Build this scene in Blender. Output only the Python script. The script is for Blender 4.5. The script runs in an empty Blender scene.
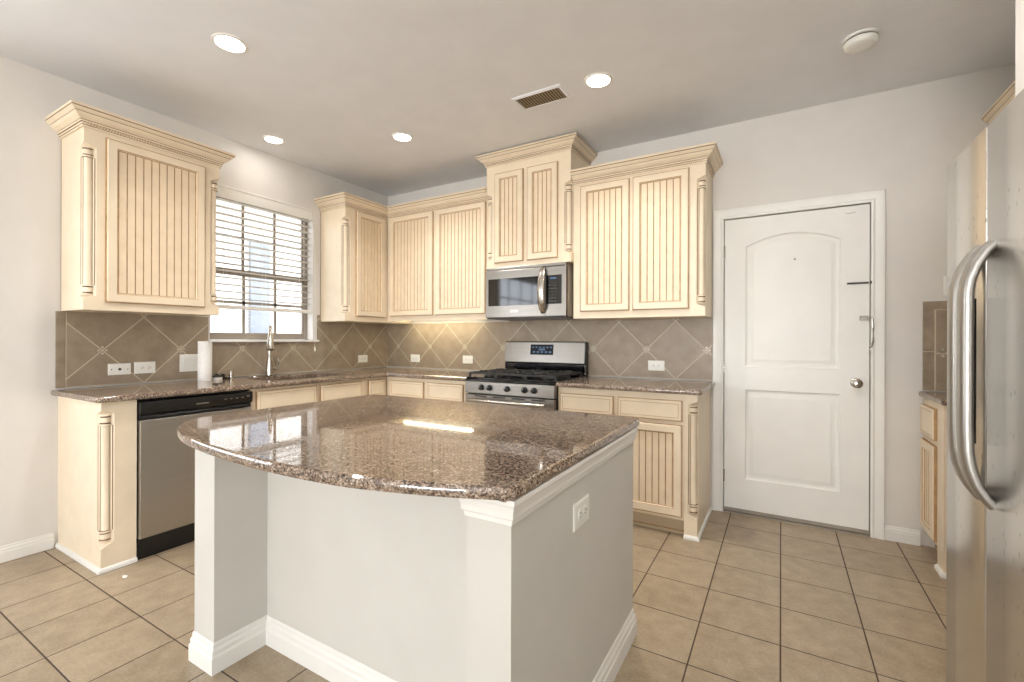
import bpy, bmesh, math, random
from mathutils import Vector, Matrix
from mathutils.geometry import tessellate_polygon
random.seed(7)
C = bpy.context.scene.collection
SC = bpy.context.scene
PI = math.pi
HC = 2.737            # ceiling height
XR = 5.017            # right wall
YN = -16.0             # wall behind the camera, set far back to even out the light

# ------------------------------------------------------------------ camera
cam_d = bpy.data.cameras.new('camera'); cam = bpy.data.objects.new('camera', cam_d); C.objects.link(cam)
cam_d.sensor_fit = 'HORIZONTAL'; cam_d.sensor_width = 36.0
cam_d.lens = 459.33 / 1024 * 36.0
cam_d.shift_y = -(341 - 339.27) / 1024
cam_d.clip_start = 0.03
cam.location = (3.6391, -3.5739, 1.214)
cam.rotation_euler = (Matrix.Rotation(0.5298, 3, 'Z') @ Matrix.Rotation(PI/2, 3, 'X') @ Matrix.Rotation(0.0028, 3, 'Z')).to_euler()
SC.camera = cam

# ------------------------------------------------------------------ world, light, exposure
SC.view_settings.view_transform = 'Standard'; SC.view_settings.look = 'None'
SC.view_settings.exposure = -0.01; SC.view_settings.gamma = 1.0; SC.view_settings.use_curve_mapping = False
W_ = bpy.data.worlds.new('sky'); SC.world = W_; W_.use_nodes = True
wn, wl = W_.node_tree.nodes, W_.node_tree.links
_tc = wn.new('ShaderNodeTexCoord'); _sp = wn.new('ShaderNodeSeparateXYZ'); wl.new(_tc.outputs['Generated'], _sp.inputs[0])
_mr = wn.new('ShaderNodeMapRange'); wl.new(_sp.outputs[2], _mr.inputs[0]); _mr.inputs[1].default_value = -0.06; _mr.inputs[2].default_value = 0.10
_rp = wn.new('ShaderNodeMix'); _rp.data_type = 'RGBA'; wl.new(_mr.outputs[0], _rp.inputs[0])
_rp.inputs[6].default_value = (1.20, 1.22, 1.22, 1); _rp.inputs[7].default_value = (0.88, 0.97, 1.10, 1)   # lower half brightened as added fill for the ceiling, bright sky above
wl.new(_rp.outputs[2], wn['Background'].inputs[0]); wn['Background'].inputs[1].default_value = 4.6

def area(name, loc, rot, sx, sy, power, col=(1, 1, 1), shape='RECTANGLE', portal=False, spread=PI):
    d = bpy.data.lights.new(name, 'AREA'); d.shape = shape; d.size = sx
    if shape in ('RECTANGLE', 'ELLIPSE'): d.size_y = sy
    d.energy = power; d.color = col; d.spread = spread
    if portal: d.cycles.is_portal = True
    o = bpy.data.objects.new(name, d); C.objects.link(o); o.location = loc; o.rotation_euler = rot
    return o
# windows: (wall, a0, a1, z0, z1)
WIN1 = (-1.775, -0.912, 1.205, 2.372)
WIN2 = (-4.75, -3.10, 0.85, 2.25)
WIN3 = (0.25, 4.75, 0.06, 2.50)
WIN4 = (-10.0, -5.4, 0.06, 2.50)
def daylight(name, win, rot, at, power, portal=False, tilt=0):
    a0, a1, z0, z1 = win; m = (a0+a1)/2; zc = (z0+z1)/2
    loc = {'x': (-0.16, m, zc), 'X': (XR+0.16, m, zc), 'y': (m, YN-0.16, zc)}[at]
    w, h = a1-a0, z1-z0
    area(name, loc, rot, *((w, h) if at == 'y' else (h, w)), power, (0.96, 0.985, 1.0), portal=portal)
daylight('daylight_kitchen_window', WIN1, (0, -PI/2, 0), 'x', 1, True)
daylight('daylight_nook_window', WIN2, (0, -PI/2, 0), 'x', 24)
daylight('added_rear_fill', WIN3, (PI/2+0.46, 0, 0), 'y', 590)  # added area lamp, tilted up, fills the room from behind the camera
daylight('added_side_fill', WIN4, (0, PI/2+0.34, 0), 'X', 110)  # added area lamp to lift the faces turned to the right

# ------------------------------------------------------------------ materials
def s2l(c):
    return tuple((x/255/12.92 if x/255 <= 0.04045 else ((x/255+0.055)/1.055)**2.4) for x in c)
class NT:
    def __init__(s, name):
        s.m = bpy.data.materials.new(name); s.m.use_nodes = True
        s.n, s.l = s.m.node_tree.nodes, s.m.node_tree.links
        s.b = s.n['Principled BSDF']
        s.tc = s.n.new('ShaderNodeTexCoord')
    def node(s, t, **kw):
        n = s.n.new(t)
        for k, v in kw.items(): setattr(n, k, v)
        return n
    def link(s, a, b): s.l.new(a, b)
    def math(s, op, a, b=None, c=None):
        n = s.n.new('ShaderNodeMath'); n.operation = op
        for i, v in enumerate((a, b, c)):
            if v is None: continue
            if isinstance(v, (int, float)): n.inputs[i].default_value = v
            else: s.l.new(v, n.inputs[i])
        return n.outputs[0]
    def noise(s, scale, detail=2, rough=0.5, vec=None, dim=None):
        n = s.n.new('ShaderNodeTexNoise'); n.inputs['Scale'].default_value = scale
        n.inputs['Detail'].default_value = detail; n.inputs['Roughness'].default_value = rough
        s.l.new(vec if vec is not None else s.tc.outputs['Object'], n.inputs['Vector'])
        return n.outputs['Fac']
    def mapping(s, scale):
        n = s.n.new('ShaderNodeMapping'); n.inputs['Scale'].default_value = scale
        s.l.new(s.tc.outputs['Object'], n.inputs['Vector']); return n.outputs[0]
    def ramp(s, fac, stops, interp='LINEAR'):
        n = s.n.new('ShaderNodeValToRGB'); r = n.color_ramp; r.interpolation = interp
        while len(r.elements) < len(stops): r.elements.new(0.5)
        for e, (p, c) in zip(r.elements, stops):
            e.position = p; e.color = (*s2l(c), 1)
        s.l.new(fac, n.inputs[0]); return n.outputs[0]
    def mix(s, fac, a, b):
        n = s.n.new('ShaderNodeMix'); n.data_type = 'RGBA'
        if isinstance(fac, (int, float)): n.inputs[0].default_value = fac
        else: s.l.new(fac, n.inputs[0])
        for i, v in ((6, a), (7, b)):
            if isinstance(v, tuple): n.inputs[i].default_value = (*s2l(v), 1)
            else: s.l.new(v, n.inputs[i])
        return n.outputs[2]
    def bump(s, h, strength=0.3, dist=0.002):
        n = s.n.new('ShaderNodeBump'); n.inputs['Strength'].default_value = strength; n.inputs['Distance'].default_value = dist
        s.l.new(h, n.inputs['Height']); s.l.new(n.outputs[0], s.b.inputs['Normal'])
def pm(name, col, rough=0.5, metal=0.0, var=6, vscale=6.0, bump=0, bscale=200, spec=0.5, coat=0):
    t = NT(name)
    f = t.noise(vscale, 3)
    c = t.ramp(f, [(0.3, tuple(max(0, x-var) for x in col)), (0.7, tuple(min(255, x+var) for x in col))])
    t.link(c, t.b.inputs['Base Color'])
    t.b.inputs['Roughness'].default_value = rough; t.b.inputs['Metallic'].default_value = metal
    t.b.inputs['Specular IOR Level'].default_value = spec; t.b.inputs['Coat Weight'].default_value = coat
    if bump: t.bump(t.noise(bscale, 3), bump, 0.001)
    return t.m
def em(name, col, strength):
    t = NT(name); t.b.inputs['Base Color'].default_value = (*s2l(col), 1)
    t.b.inputs['Emission Color'].default_value = (*s2l(col), 1); t.b.inputs['Emission Strength'].default_value = strength
    return t.m
def steel(name, lo, hi, rough, scale=(3, 3, 260), axis=None, spots=False):
    t = NT(name)
    f = t.noise(1.0, 3, 0.6, t.mapping(scale))
    c = t.ramp(f, [(0.25, lo), (0.75, hi)])
    if spots:
        v = t.node('ShaderNodeTexVoronoi'); v.inputs['Scale'].default_value = 1.0; v.inputs['Randomness'].default_value = 1
        t.link(t.mapping((42, 42, 24)), v.inputs['Vector'])
        msk = t.math('MULTIPLY', t.math('LESS_THAN', v.outputs['Distance'], 0.15), t.math('GREATER_THAN', t.noise(2.2, 2), 0.47))
        c = t.mix(t.math('MULTIPLY', msk, 0.5), c, (88, 82, 76))
    t.link(c, t.b.inputs['Base Color'])
    t.b.inputs['Metallic'].default_value = 1.0
    r = t.math('MULTIPLY_ADD', f, 0.03, rough - 0.015); t.link(r, t.b.inputs['Roughness'])
    return t.m
def granite(name):
    t = NT(name)
    v = t.node('ShaderNodeTexVoronoi'); v.inputs['Scale'].default_value = 250; t.link(t.tc.outputs['Object'], v.inputs['Vector'])
    sep = t.node('ShaderNodeSeparateColor'); t.link(v.outputs['Color'], sep.inputs[0])
    v2 = t.node('ShaderNodeTexVoronoi'); v2.inputs['Scale'].default_value = 140; t.link(t.tc.outputs['Object'], v2.inputs['Vector'])
    sep2 = t.node('ShaderNodeSeparateColor'); t.link(v2.outputs['Color'], sep2.inputs[0])
    k = t.math('ADD', t.math('MULTIPLY', sep.outputs[0], 0.62), t.math('MULTIPLY', sep2.outputs[1], 0.38))
    k = t.math('ADD', k, t.math('MULTIPLY', t.math('SUBTRACT', t.noise(9, 3), 0.5), 0.35))
    c = t.ramp(k, [(0.12, (50, 43, 39)), (0.26, (86, 71, 60)), (0.44, (122, 102, 86)), (0.62, (146, 125, 107)), (0.80, (170, 152, 134)), (0.94, (196, 184, 170))])
    t.link(c, t.b.inputs['Base Color']); t.b.inputs['Roughness'].default_value = 0.045
    t.b.inputs['IOR'].default_value = 1.75
    return t.m
def floor_tile():
    t = NT('floor_tile'); s = 0.3008; tx, ty = 3.6402, -0.2552
    sep = t.node('ShaderNodeSeparateXYZ'); t.link(t.tc.outputs['Object'], sep.inputs[0])
    def dist(o, off):
        u = t.math('DIVIDE', t.math('SUBTRACT', o, off), s)
        f = t.math('FRACT', u); return t.math('MULTIPLY', t.math('MINIMUM', f, t.math('SUBTRACT', 1.0, f)), s), t.math('FLOOR', u)
    dx, ix = dist(sep.outputs[0], tx); dy, iy = dist(sep.outputs[1], ty)
    d = t.math('MINIMUM', dx, dy)
    g = t.math('LESS_THAN', d, 0.0027)
    cmb = t.node('ShaderNodeCombineXYZ'); t.link(ix, cmb.inputs[0]); t.link(iy, cmb.inputs[1])
    wn_ = t.node('ShaderNodeTexWhiteNoise'); wn_.noise_dimensions = '3D'; t.link(cmb.outputs[0], wn_.inputs[0])
    f = t.math('ADD', t.math('MULTIPLY', t.noise(90, 4, 0.7), 0.55), t.math('MULTIPLY', t.noise(14, 3), 0.45))
    f = t.math('ADD', f, t.math('MULTIPLY', t.math('SUBTRACT', wn_.outputs['Value'], 0.5), 0.10))
    c = t.ramp(f, [(0.28, (138, 121, 99)), (0.5, (164, 146, 121)), (0.72, (183, 166, 142))])
    c = t.mix(g, c, (74, 58, 46)); t.link(c, t.b.inputs['Base Color'])
    t.link(t.math('MULTIPLY_ADD', g, 0.5, 0.30), t.b.inputs['Roughness'])
    h = t.math('MINIMUM', t.math('DIVIDE', d, 0.006), 1.0)
    t.bump(h, 0.6, 0.003)
    return t.m
def splash_tile(name, axis, off, z0=1.138, s=0.43, diamond=True):
    t = NT(name)
    sep = t.node('ShaderNodeSeparateXYZ'); t.link(t.tc.outputs['Object'], sep.inputs[0])
    u = t.math('DIVIDE', t.math('SUBTRACT', sep.outputs[axis], off), s)
    v = t.math('DIVIDE', t.math('SUBTRACT', sep.outputs[2], z0), s)
    def dist(a):
        f = t.math('FRACT', a); return t.math('MULTIPLY', t.math('MINIMUM', f, t.math('SUBTRACT', 1.0, f)), s*(0.7071 if diamond else 1))
    a, b = (t.math('ADD', u, v), t.math('SUBTRACT', u, v)) if diamond else (u, v)
    d = t.math('MINIMUM', dist(a), dist(b))
    g = t.math('LESS_THAN', d, 0.0032)
    cmb = t.node('ShaderNodeCombineXYZ'); t.link(t.math('FLOOR', a), cmb.inputs[0]); t.link(t.math('FLOOR', b), cmb.inputs[1])
    wn_ = t.node('ShaderNodeTexWhiteNoise'); wn_.noise_dimensions = '3D'; t.link(cmb.outputs[0], wn_.inputs[0])
    f = t.math('ADD', t.math('MULTIPLY', t.noise(120, 4, 0.7), 0.5), t.math('MULTIPLY', t.noise(12, 3), 0.5))
    f = t.math('ADD', f, t.math('MULTIPLY', t.math('SUBTRACT', wn_.outputs['Value'], 0.5), 0.12))
    c = t.ramp(f, [(0.28, (134, 118, 98)), (0.5, (153, 137, 117)), (0.72, (170, 155, 135))])
    c = t.mix(g, c, (196, 184, 160)); t.link(c, t.b.inputs['Base Color'])
    t.b.inputs['Roughness'].default_value = 0.4
    t.bump(t.math('MINIMUM', t.math('DIVIDE', d, 0.006), 1.0), 0.4, 0.002)
    return t.m
def glass_mat(name, tint=(1, 1, 1)):
    t = NT(name); t.n.remove(t.b)
    tr = t.node('ShaderNodeBsdfTransparent'); gl = t.node('ShaderNodeBsdfGlossy'); gl.inputs['Roughness'].default_value = 0.02
    tr.inputs[0].default_value = (*tint, 1)
    mx = t.node('ShaderNodeMixShader'); mx.inputs[0].default_value = 0.06
    t.link(tr.outputs[0], mx.inputs[1]); t.link(gl.outputs[0], mx.inputs[2])
    t.link(mx.outputs[0], t.n['Material Output'].inputs[0]); return t.m
def brick_mat():
    t = NT('pale_brick'); b = t.node('ShaderNodeTexBrick')
    mp = t.node('ShaderNodeCombineXYZ'); sep = t.node('ShaderNodeSeparateXYZ'); t.link(t.tc.outputs['Object'], sep.inputs[0])
    t.link(sep.outputs[1], mp.inputs[0]); t.link(sep.outputs[2], mp.inputs[1]); t.link(mp.outputs[0], b.inputs['Vector'])
    b.inputs['Scale'].default_value = 4.0
    for k, c in (('Color1', (222, 212, 200)), ('Color2', (204, 192, 178)), ('Mortar', (235, 232, 226))): b.inputs[k].default_value = (*s2l(c), 1)
    b.inputs['Mortar Size'].default_value = 0.03
    t.link(b.outputs['Color'], t.b.inputs['Base Color']); t.b.inputs['Roughness'].default_value = 0.9
    return t.m

M = {}
M['wall'] = pm('wall_paint', (222, 217, 210), 0.85, var=2, bump=0.12, bscale=260)
M['ceil'] = pm('ceiling_paint', (237, 237, 239), 0.95, var=2)
M['white'] = pm('white_trim_paint', (232, 229, 222), 0.4, var=2)
M['island'] = pm('island_paint', (204, 200, 191), 0.6, var=2)
M['cream'] = pm('cream_cabinet_paint', (233, 216, 189), 0.38, var=4, vscale=9)
M['glaze'] = pm('brown_antique_glaze', (182, 145, 101), 0.5, var=14, vscale=20)
M['darkglaze'] = pm('dark_brown_glaze', (118, 86, 54), 0.5, var=12, vscale=20)
M['panelcream'] = pm('cream_beadboard_paint', (232, 212, 182), 0.42, var=5, vscale=12)
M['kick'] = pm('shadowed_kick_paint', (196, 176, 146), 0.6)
M['granite'] = granite('polished_granite')
M['floor'] = floor_tile()
M['tileL'] = splash_tile('diagonal_tile_left', 1, -0.25)
M['tileB'] = splash_tile('diagonal_tile_back', 0, 0.167)
M['tileR'] = splash_tile('square_tile_right', 0, 4.416, 1.138, 0.30, False)
M['grout'] = pm('pale_grout', (200, 188, 164), 0.8)
M['bead'] = pm('pewter_inset', (196, 188, 172), 0.3, 0.6)
M['steel'] = steel('brushed_steel', (150, 146, 140), (186, 183, 178), 0.28, (260, 260, 3))
M['steelh'] = steel('brushed_steel_horizontal', (178, 175, 170), (183, 180, 175), 0.30, (2, 2, 160))
M['handle'] = steel('satin_handle_steel', (172, 169, 164), (184, 181, 176), 0.40, (60, 60, 4))
M['rangesteel'] = steel('range_steel', (146, 142, 136), (154, 150, 144), 0.30, (2, 2, 160))
M['mattblack'] = pm('matt_black_plastic', (22, 21, 21), 0.75, var=2, spec=0.15)
M['mwcase'] = pm('case_cream_reflection', (176, 164, 146), 0.45, 0.2, var=2)  # steel side, with the cream cabinet's reflection put into its colour
M['tileplain'] = pm('brown_tile', (150, 134, 114), 0.4, var=12, vscale=14)
M['fridge'] = steel('spotted_fridge_steel', (220, 217, 212), (230, 227, 222), 0.25, (240, 240, 3), spots=True)
M['chrome'] = steel('satin_nickel', (176, 170, 160), (204, 198, 188), 0.2, (40, 40, 40))
M['black'] = pm('black_plastic', (20, 19, 19), 0.3, var=2)
M['blackgloss'] = pm('black_glass', (10, 11, 14), 0.06, var=1, spec=0.7)
M['iron'] = pm('cast_iron', (44, 42, 40), 0.55, var=4)
M['dark'] = pm('dark_bronze', (52, 43, 36), 0.4, 0.3)
M['plastic'] = pm('white_plastic', (236, 234, 226), 0.35, var=1)
M['slot'] = pm('dark_slot', (70, 66, 60), 0.6)
M['paper'] = pm('white_paper', (236, 233, 228), 0.9, var=3, vscale=60)
M['blind'] = pm('white_blind_slat', (232, 229, 222), 0.45, var=1)
M['slat'] = pm('shaded_white_slat', (205, 197, 184), 0.5, var=1)  # white slats, backlit shade put into their colour
M['winframe'] = pm('taupe_window_frame', (150, 139, 125), 0.5)
M['glass'] = glass_mat('window_glass')
M['lens'] = em('warm_lamp_lens', (255, 246, 232), 18)
M['tube'] = em('under_cabinet_tube', (255, 243, 205), 22)
M['display'] = pm('blue_display', (60, 92, 130), 0.3, var=6, vscale=40)
M['displayback'] = pm('dark_display', (16, 20, 28), 0.35, var=2, spec=0.2)
M['glyph'] = em('display_glyph', (150, 190, 220), 0.35)
M['brick'] = brick_mat()
M['bluegrey'] = pm('blue_grey_siding', (136, 140, 146), 0.7)
M['ground'] = pm('outdoor_concrete', (200, 196, 188), 0.9)
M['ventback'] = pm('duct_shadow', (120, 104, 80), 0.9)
M['ventslat'] = pm('vent_paint', (226, 210, 180), 0.5)
M['sinksteel'] = steel('sink_steel', (120, 116, 110), (150, 146, 140), 0.3, (30, 30, 30))

# ------------------------------------------------------------------ mesh helpers
def offset(path, d, closed):
    n = len(path); out = []
    for i in range(n):
        p = Vector(path[i])
        a = Vector(path[i-1]) if (closed or i > 0) else None
        b = Vector(path[(i+1) % n]) if (closed or i < n-1) else None
        ns = []
        for q, r in ((a, p), (p, b)):
            if q is None or r is None: continue
            t = (r-q).normalized(); ns.append(Vector((t.y, -t.x)))
        if len(ns) == 1: out.append(p + ns[0]*d)
        else:
            m = ns[0]+ns[1]; k = 1 + ns[0].dot(ns[1])
            out.append(p + m*(d/max(k, 0.15)))
    return out
def round_poly(pts, radii, seg=6):
    n = len(pts); out = []
    for i, p in enumerate(pts):
        r = radii.get(i, 0); p = Vector(p)
        if not r: out.append((p.x, p.y)); continue
        a = (Vector(pts[i-1])-p).normalized(); b = (Vector(pts[(i+1) % n])-p).normalized()
        ang = a.angle(b); t = r/math.tan(ang/2)
        c = p + (a+b).normalized()*(r/math.sin(ang/2)); s = p+a*t; e = p+b*t
        for k in range(seg+1):
            v = (s-c).lerp(e-c, k/seg).normalized()*r; out.append(tuple(c+v))
    return out
class MB:
    def __init__(s): s.v = []; s.f = []; s.m = []
    def add(s, vs, fs, m=0):
        k = len(s.v); s.v += [tuple(v) for v in vs]
        for i, f in enumerate(fs):
            s.f.append(tuple(k+j for j in f)); s.m.append(m[i] if isinstance(m, (list, tuple)) else m)
        return s
    def box(s, x0, y0, z0, x1, y1, z1, m=0):
        x0, x1 = min(x0, x1), max(x0, x1); y0, y1 = min(y0, y1), max(y0, y1); z0, z1 = min(z0, z1), max(z0, z1)
        return s.add([(x0,y0,z0),(x1,y0,z0),(x1,y1,z0),(x0,y1,z0),(x0,y0,z1),(x1,y0,z1),(x1,y1,z1),(x0,y1,z1)],
                     [(0,3,2,1),(4,5,6,7),(0,1,5,4),(1,2,6,5),(2,3,7,6),(3,0,4,7)], m)
    def loft(s, rings, m=0, caps=True, closed=True, mats=None):
        n = len(rings[0]); vs = [p for r in rings for p in r]; fs = []; ms = []
        for i in range(len(rings)-1):
            for j in range(n if closed else n-1):
                a, b = i*n+j, i*n+(j+1) % n
                fs.append((a, b, b+n, a+n)); ms.append(mats[i] if mats else m)
        if caps:
            fs.append(tuple(range(n))[::-1]); ms.append(m)
            fs.append(tuple((len(rings)-1)*n+j for j in range(n))); ms.append(mats[-1] if mats else m)
        return s.add(vs, fs, ms)
    def prism(s, poly, z0, z1, m=0):
        return s.loft([[(x, y, z0) for x, y in poly], [(x, y, z1) for x, y in poly]], m)
    def sweep(s, path, prof, closed=False, mats=0, drop0=0, drop1=0, z=0):
        rows = []
        for o, h in prof:
            r = offset(path, o, closed)
            r = r[drop0:len(r)-drop1]
            rows.append([(p.x, p.y, z+h) for p in r])
        n = len(rows[0]); vs = [p for r in rows for p in r]; fs = []; ms = []
        for i in range(len(rows)-1):
            for j in range(n if closed else n-1):
                a, b = i*n+j, i*n+(j+1) % n
                fs.append((a, b, b+n, a+n)); ms.append(mats[i] if isinstance(mats, (list, tuple)) else mats)
        if not closed:                      # end caps
            fs.append(tuple(i*n for i in range(len(rows)))); ms.append(ms[0])
            fs.append(tuple(i*n+n-1 for i in range(len(rows)))[::-1]); ms.append(ms[0])
        return s.add(vs, fs, ms)
    def poly(s, loops, fn, m=0, flip=False):
        fl = [p for l in loops for p in l]
        tri = tessellate_polygon([[Vector((p[0], p[1], 0)) for p in l] for l in loops])
        fs = []
        for t in tri:
            a, b, c = (Vector(fl[i]) for i in t)
            ccw = (b.x-a.x)*(c.y-a.y)-(b.y-a.y)*(c.x-a.x) > 0
            fs.append(tuple(t) if ccw != flip else tuple(t)[::-1])
        return s.add([fn(*p) for p in fl], fs, m)
    def lathe(s, prof, c, axis='z', seg=20, m=0, mats=None):
        rings = []
        for r, h in prof:
            ring = []
            for k in range(seg):
                a = 2*PI*k/seg; u, v = r*math.cos(a), r*math.sin(a)
                ring.append({'z': (c[0]+u, c[1]+v, c[2]+h), 'y': (c[0]+u, c[1]-h, c[2]+v), 'x': (c[0]+h, c[1]+u, c[2]+v)}[axis])
            rings.append(ring)
        return s.loft(rings, m, mats=mats)
    def tube(s, pts, r, seg=10, m=0, flat=1.0, up=(0, 0, 1)):
        pts = [Vector(p) for p in pts]; rings = []
        rr = r if isinstance(r, (list, tuple)) else [r]*len(pts)
        for i, p in enumerate(pts):
            t = (pts[min(i+1, len(pts)-1)]-pts[max(i-1, 0)]).normalized()
            u = t.cross(Vector(up))
            if u.length < 1e-4: u = t.cross(Vector((0, 1, 0.01)))
            u.normalize(); w = u.cross(t)
            rings.append([tuple(p + u*math.cos(2*PI*k/seg)*rr[i] + w*math.sin(2*PI*k/seg)*rr[i]*flat) for k in range(seg)])
        return s.loft(rings, m)
    def build(s, name, mats, parent=None, smooth=None, bevel=0, world=False, seg=2):
        off = Vector((0, 0, 0))
        if parent is not None and world:
            p = parent
            while p is not None: off += p.location; p = p.parent
        me = bpy.data.meshes.new(name)
        me.from_pydata([tuple(Vector(v)-off) for v in s.v], [], s.f)
        if not isinstance(mats, (list, tuple)): mats = [mats]
        for k in mats: me.materials.append(M[k])
        me.polygons.foreach_set('material_index', s.m)
        bm = bmesh.new(); bm.from_mesh(me); bmesh.ops.recalc_face_normals(bm, faces=bm.faces); bm.to_mesh(me); bm.free()
        if smooth:
            me.polygons.foreach_set('use_smooth', [True]*len(me.polygons)); me.set_sharp_from_angle(angle=math.radians(smooth))
        me.update()
        o = bpy.data.objects.new(name, me); C.objects.link(o)
        if parent is not None: o.parent = parent
        if bevel:
            b = o.modifiers.new('soft_edges', 'BEVEL'); b.width = bevel; b.segments = seg; b.limit_method = 'ANGLE'; b.angle_limit = math.radians(40)
        return o
def tag(o, label, cat, group=None, kind=None):
    if label: o['label'] = label
    if cat: o['category'] = cat
    if group: o['group'] = group
    if kind: o['kind'] = kind
    return o
def thing(name, label, cat, loc=(0, 0, 0), rz=0, group=None, kind=None):
    o = bpy.data.objects.new(name, None); C.objects.link(o); o.empty_display_size = 0.1
    o.location = loc; o.rotation_euler = (0, 0, rz)
    return tag(o, label, cat, group, kind)
def struct(mb, name, mat, label, cat, **kw):
    return tag(mb.build(name, mat, **kw), label, cat, kind='structure')

# ------------------------------------------------------------------ room shell
struct(MB().box(-0.12, YN-0.12, -0.1, XR+0.12, 0.15, 0.0), 'floor', 'floor', 'tan square ceramic tile floor with dark grout lines', 'floor')
struct(MB().box(-0.12, YN-0.12, HC, XR+0.12, 0.15, HC+0.1), 'ceiling', 'ceil', 'smooth pale beige painted kitchen ceiling', 'ceiling')
def wall_holes(mb, axis, c0, c1, a0, a1, holes):
    # boxes around rectangular holes along the wall's length
    def bx(p, q, z0, z1):
        if q-p < 1e-5 or z1-z0 < 1e-5: return
        if axis == 'x': mb.box(c0, p, z0, c1, q, z1)
        else: mb.box(p, c0, z0, q, c1, z1)
    cur = a0
    for h0, h1, z0, z1 in sorted(holes):
        bx(cur, h0, 0, HC); bx(h0, h1, 0, z0); bx(h0, h1, z1, HC); cur = h1
    bx(cur, a1, 0, HC); return mb
struct(wall_holes(MB(), 'x', -0.12, 0, YN-0.12, 0.15, [WIN1, WIN2]), 'wall_left', 'wall', 'pale greige wall holding the kitchen window above the sink', 'wall')
wb = wall_holes(MB(), 'y', 0, 0.06, 0, XR+0.12, [(3.288, 4.117, 0, 2.066)]); wb.box(0, 0.06, 0, XR+0.12, 0.15, HC)
struct(wb, 'wall_back', 'wall', 'pale greige wall behind the stove and the white door', 'wall')
struct(wall_holes(MB(), 'x', XR, XR+0.12, YN-0.12, 0, [WIN4]), 'wall_right', 'wall', 'pale greige wall behind the refrigerator', 'wall')
struct(MB().box(4.35, -1.42, 0, XR, -1.28, HC), 'wall_stub', 'wall', 'bright white wall end rising above the far side of the refrigerator', 'wall')
struct(wall_holes(MB(), 'y', YN-0.12, YN, 0, XR, [WIN3]), 'wall_near', 'wall', 'pale wall behind the camera with an added wide window', 'wall')

BASEP = [(0, 0), (0.014, 0), (0.014, 0.052), (0.011, 0.058), (0.011, 0.068), (0.006, 0.076), (0.006, 0.082), (0.003, 0.088), (0, 0.088)]
def baseboard(name, path, label, prof=BASEP):
    mb = MB().sweep(path, prof); return struct(mb, name, 'white', label, 'baseboard')
baseboard('baseboard_left', [(0.0005, YN+0.02), (0.0005, -2.618)], 'white stepped baseboard along the left wall beside the cabinet end')
baseboard('baseboard_back', [(4.186, -0.0005), (4.352, -0.0005)], 'short white baseboard between the door casing and the right cabinet')

# ------------------------------------------------------------------ kitchen window (window_1) and other windows
def window(name, axis, win, c_out, rows, cols, label, meet=True, at=0.0):
    a0, a1, z0, z1 = win
    root = thing(name, label, 'window', (0, 0, 0), kind='structure')
    if axis == 'x': root.location = (-0.12, (a0+a1)/2, z0)
    elif axis == 'X': root.location = (XR+0.12, (a0+a1)/2, z0)
    else: root.location = ((a0+a1)/2, YN-0.12, z0)
    def bx(mb, p, q, y0, y1, d0, d1, m=0):   # d: depth measured outwards from the room face
        if axis == 'x': mb.box(-d1, p, y0, -d0, q, y1, m)
        elif axis == 'X': mb.box(XR+d0, p, y0, XR+d1, q, y1, m)
        else: mb.box(p, YN-d1, y0, q, YN-d0, y1, m)
    f = MB(); w = 0.032
    bx(f, a0+0.001, a0+w, z0+0.001, z1-0.001, 0.075, 0.118); bx(f, a1-w, a1-0.001, z0+0.001, z1-0.001, 0.075, 0.118)
    bx(f, a0+w, a1-w, z0+0.001, z0+w, 0.075, 0.118); bx(f, a0+w, a1-w, z1-w-0.02, z1-0.001, 0.075, 0.118)
    f.build('window_frame', 'winframe', root, world=True)
    zm = z0+0.46*(z1-z0)+0.0
    zm = 1.735 if name == 'window_1' else (z0+z1)/2
    for nm, b0, b1, d0 in (('upper_sash', zm-0.015, z1-w-0.02, 0.098), ('lower_sash', z0+w, zm+0.028, 0.085)):
        s = MB(); rw = 0.022; p0, p1 = a0+w, a1-w
        bx(s, p0, p1, b1-rw-(0.028 if nm == 'lower_sash' else 0), b1, d0, d0+0.018); bx(s, p0, p1, b0, b0+rw, d0, d0+0.018)
        bx(s, p0, p0+0.012, b0+rw, b1-rw, d0, d0+0.018); bx(s, p1-0.012, p1, b0+rw, b1-rw, d0, d0+0.018)
        for k in range(1, cols):
            x = p0+(p1-p0)*k/cols; bx(s, x-0.0105, x+0.0105, b0+rw, b1-rw, d0+0.004, d0+0.014)
        for k in range(1, rows):
            y = b0+(b1-b0)*k/rows; bx(s, p0+0.012, p1-0.012, y-0.0105, y+0.0105, d0+0.004, d0+0.014)
        so = s.build(nm, 'winframe', root, world=True)
        g = MB(); bx(g, p0+0.012, p1-0.012, b0+rw, b1-rw, d0+0.0085, d0+0.0095)
        g.build('pane', 'glass', so, world=True)
    return root
window('window_1', 'x', WIN1, 0, 2, 3, 'kitchen window with taupe grid sashes above the sink')
window('window_2', 'x', WIN2, 0, 2, 4, 'wide window in the left wall behind the camera')
window('added_window_rear', 'y', WIN3, 0, 2, 4, 'added unseen window across the wall behind the camera')  # out of view, added for even light from behind
window('added_window_side', 'X', WIN4, 0, 2, 3, 'added unseen window in the right wall behind the camera')  # out of view, added to light the right-hand faces
sl = MB().box(-0.074, WIN1[0]+0.003, 1.187, 0.0, WIN1[1]-0.003, 1.2045).box(0.0095, -1.79, 1.187, 0.034, -0.868, 1.2045)
sl.box(0.0, -1.765, 1.187, 0.0095, -0.92, 1.2045)
struct(sl, 'trim_1', 'white', 'white window stool under the kitchen window', 'window sill')

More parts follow.
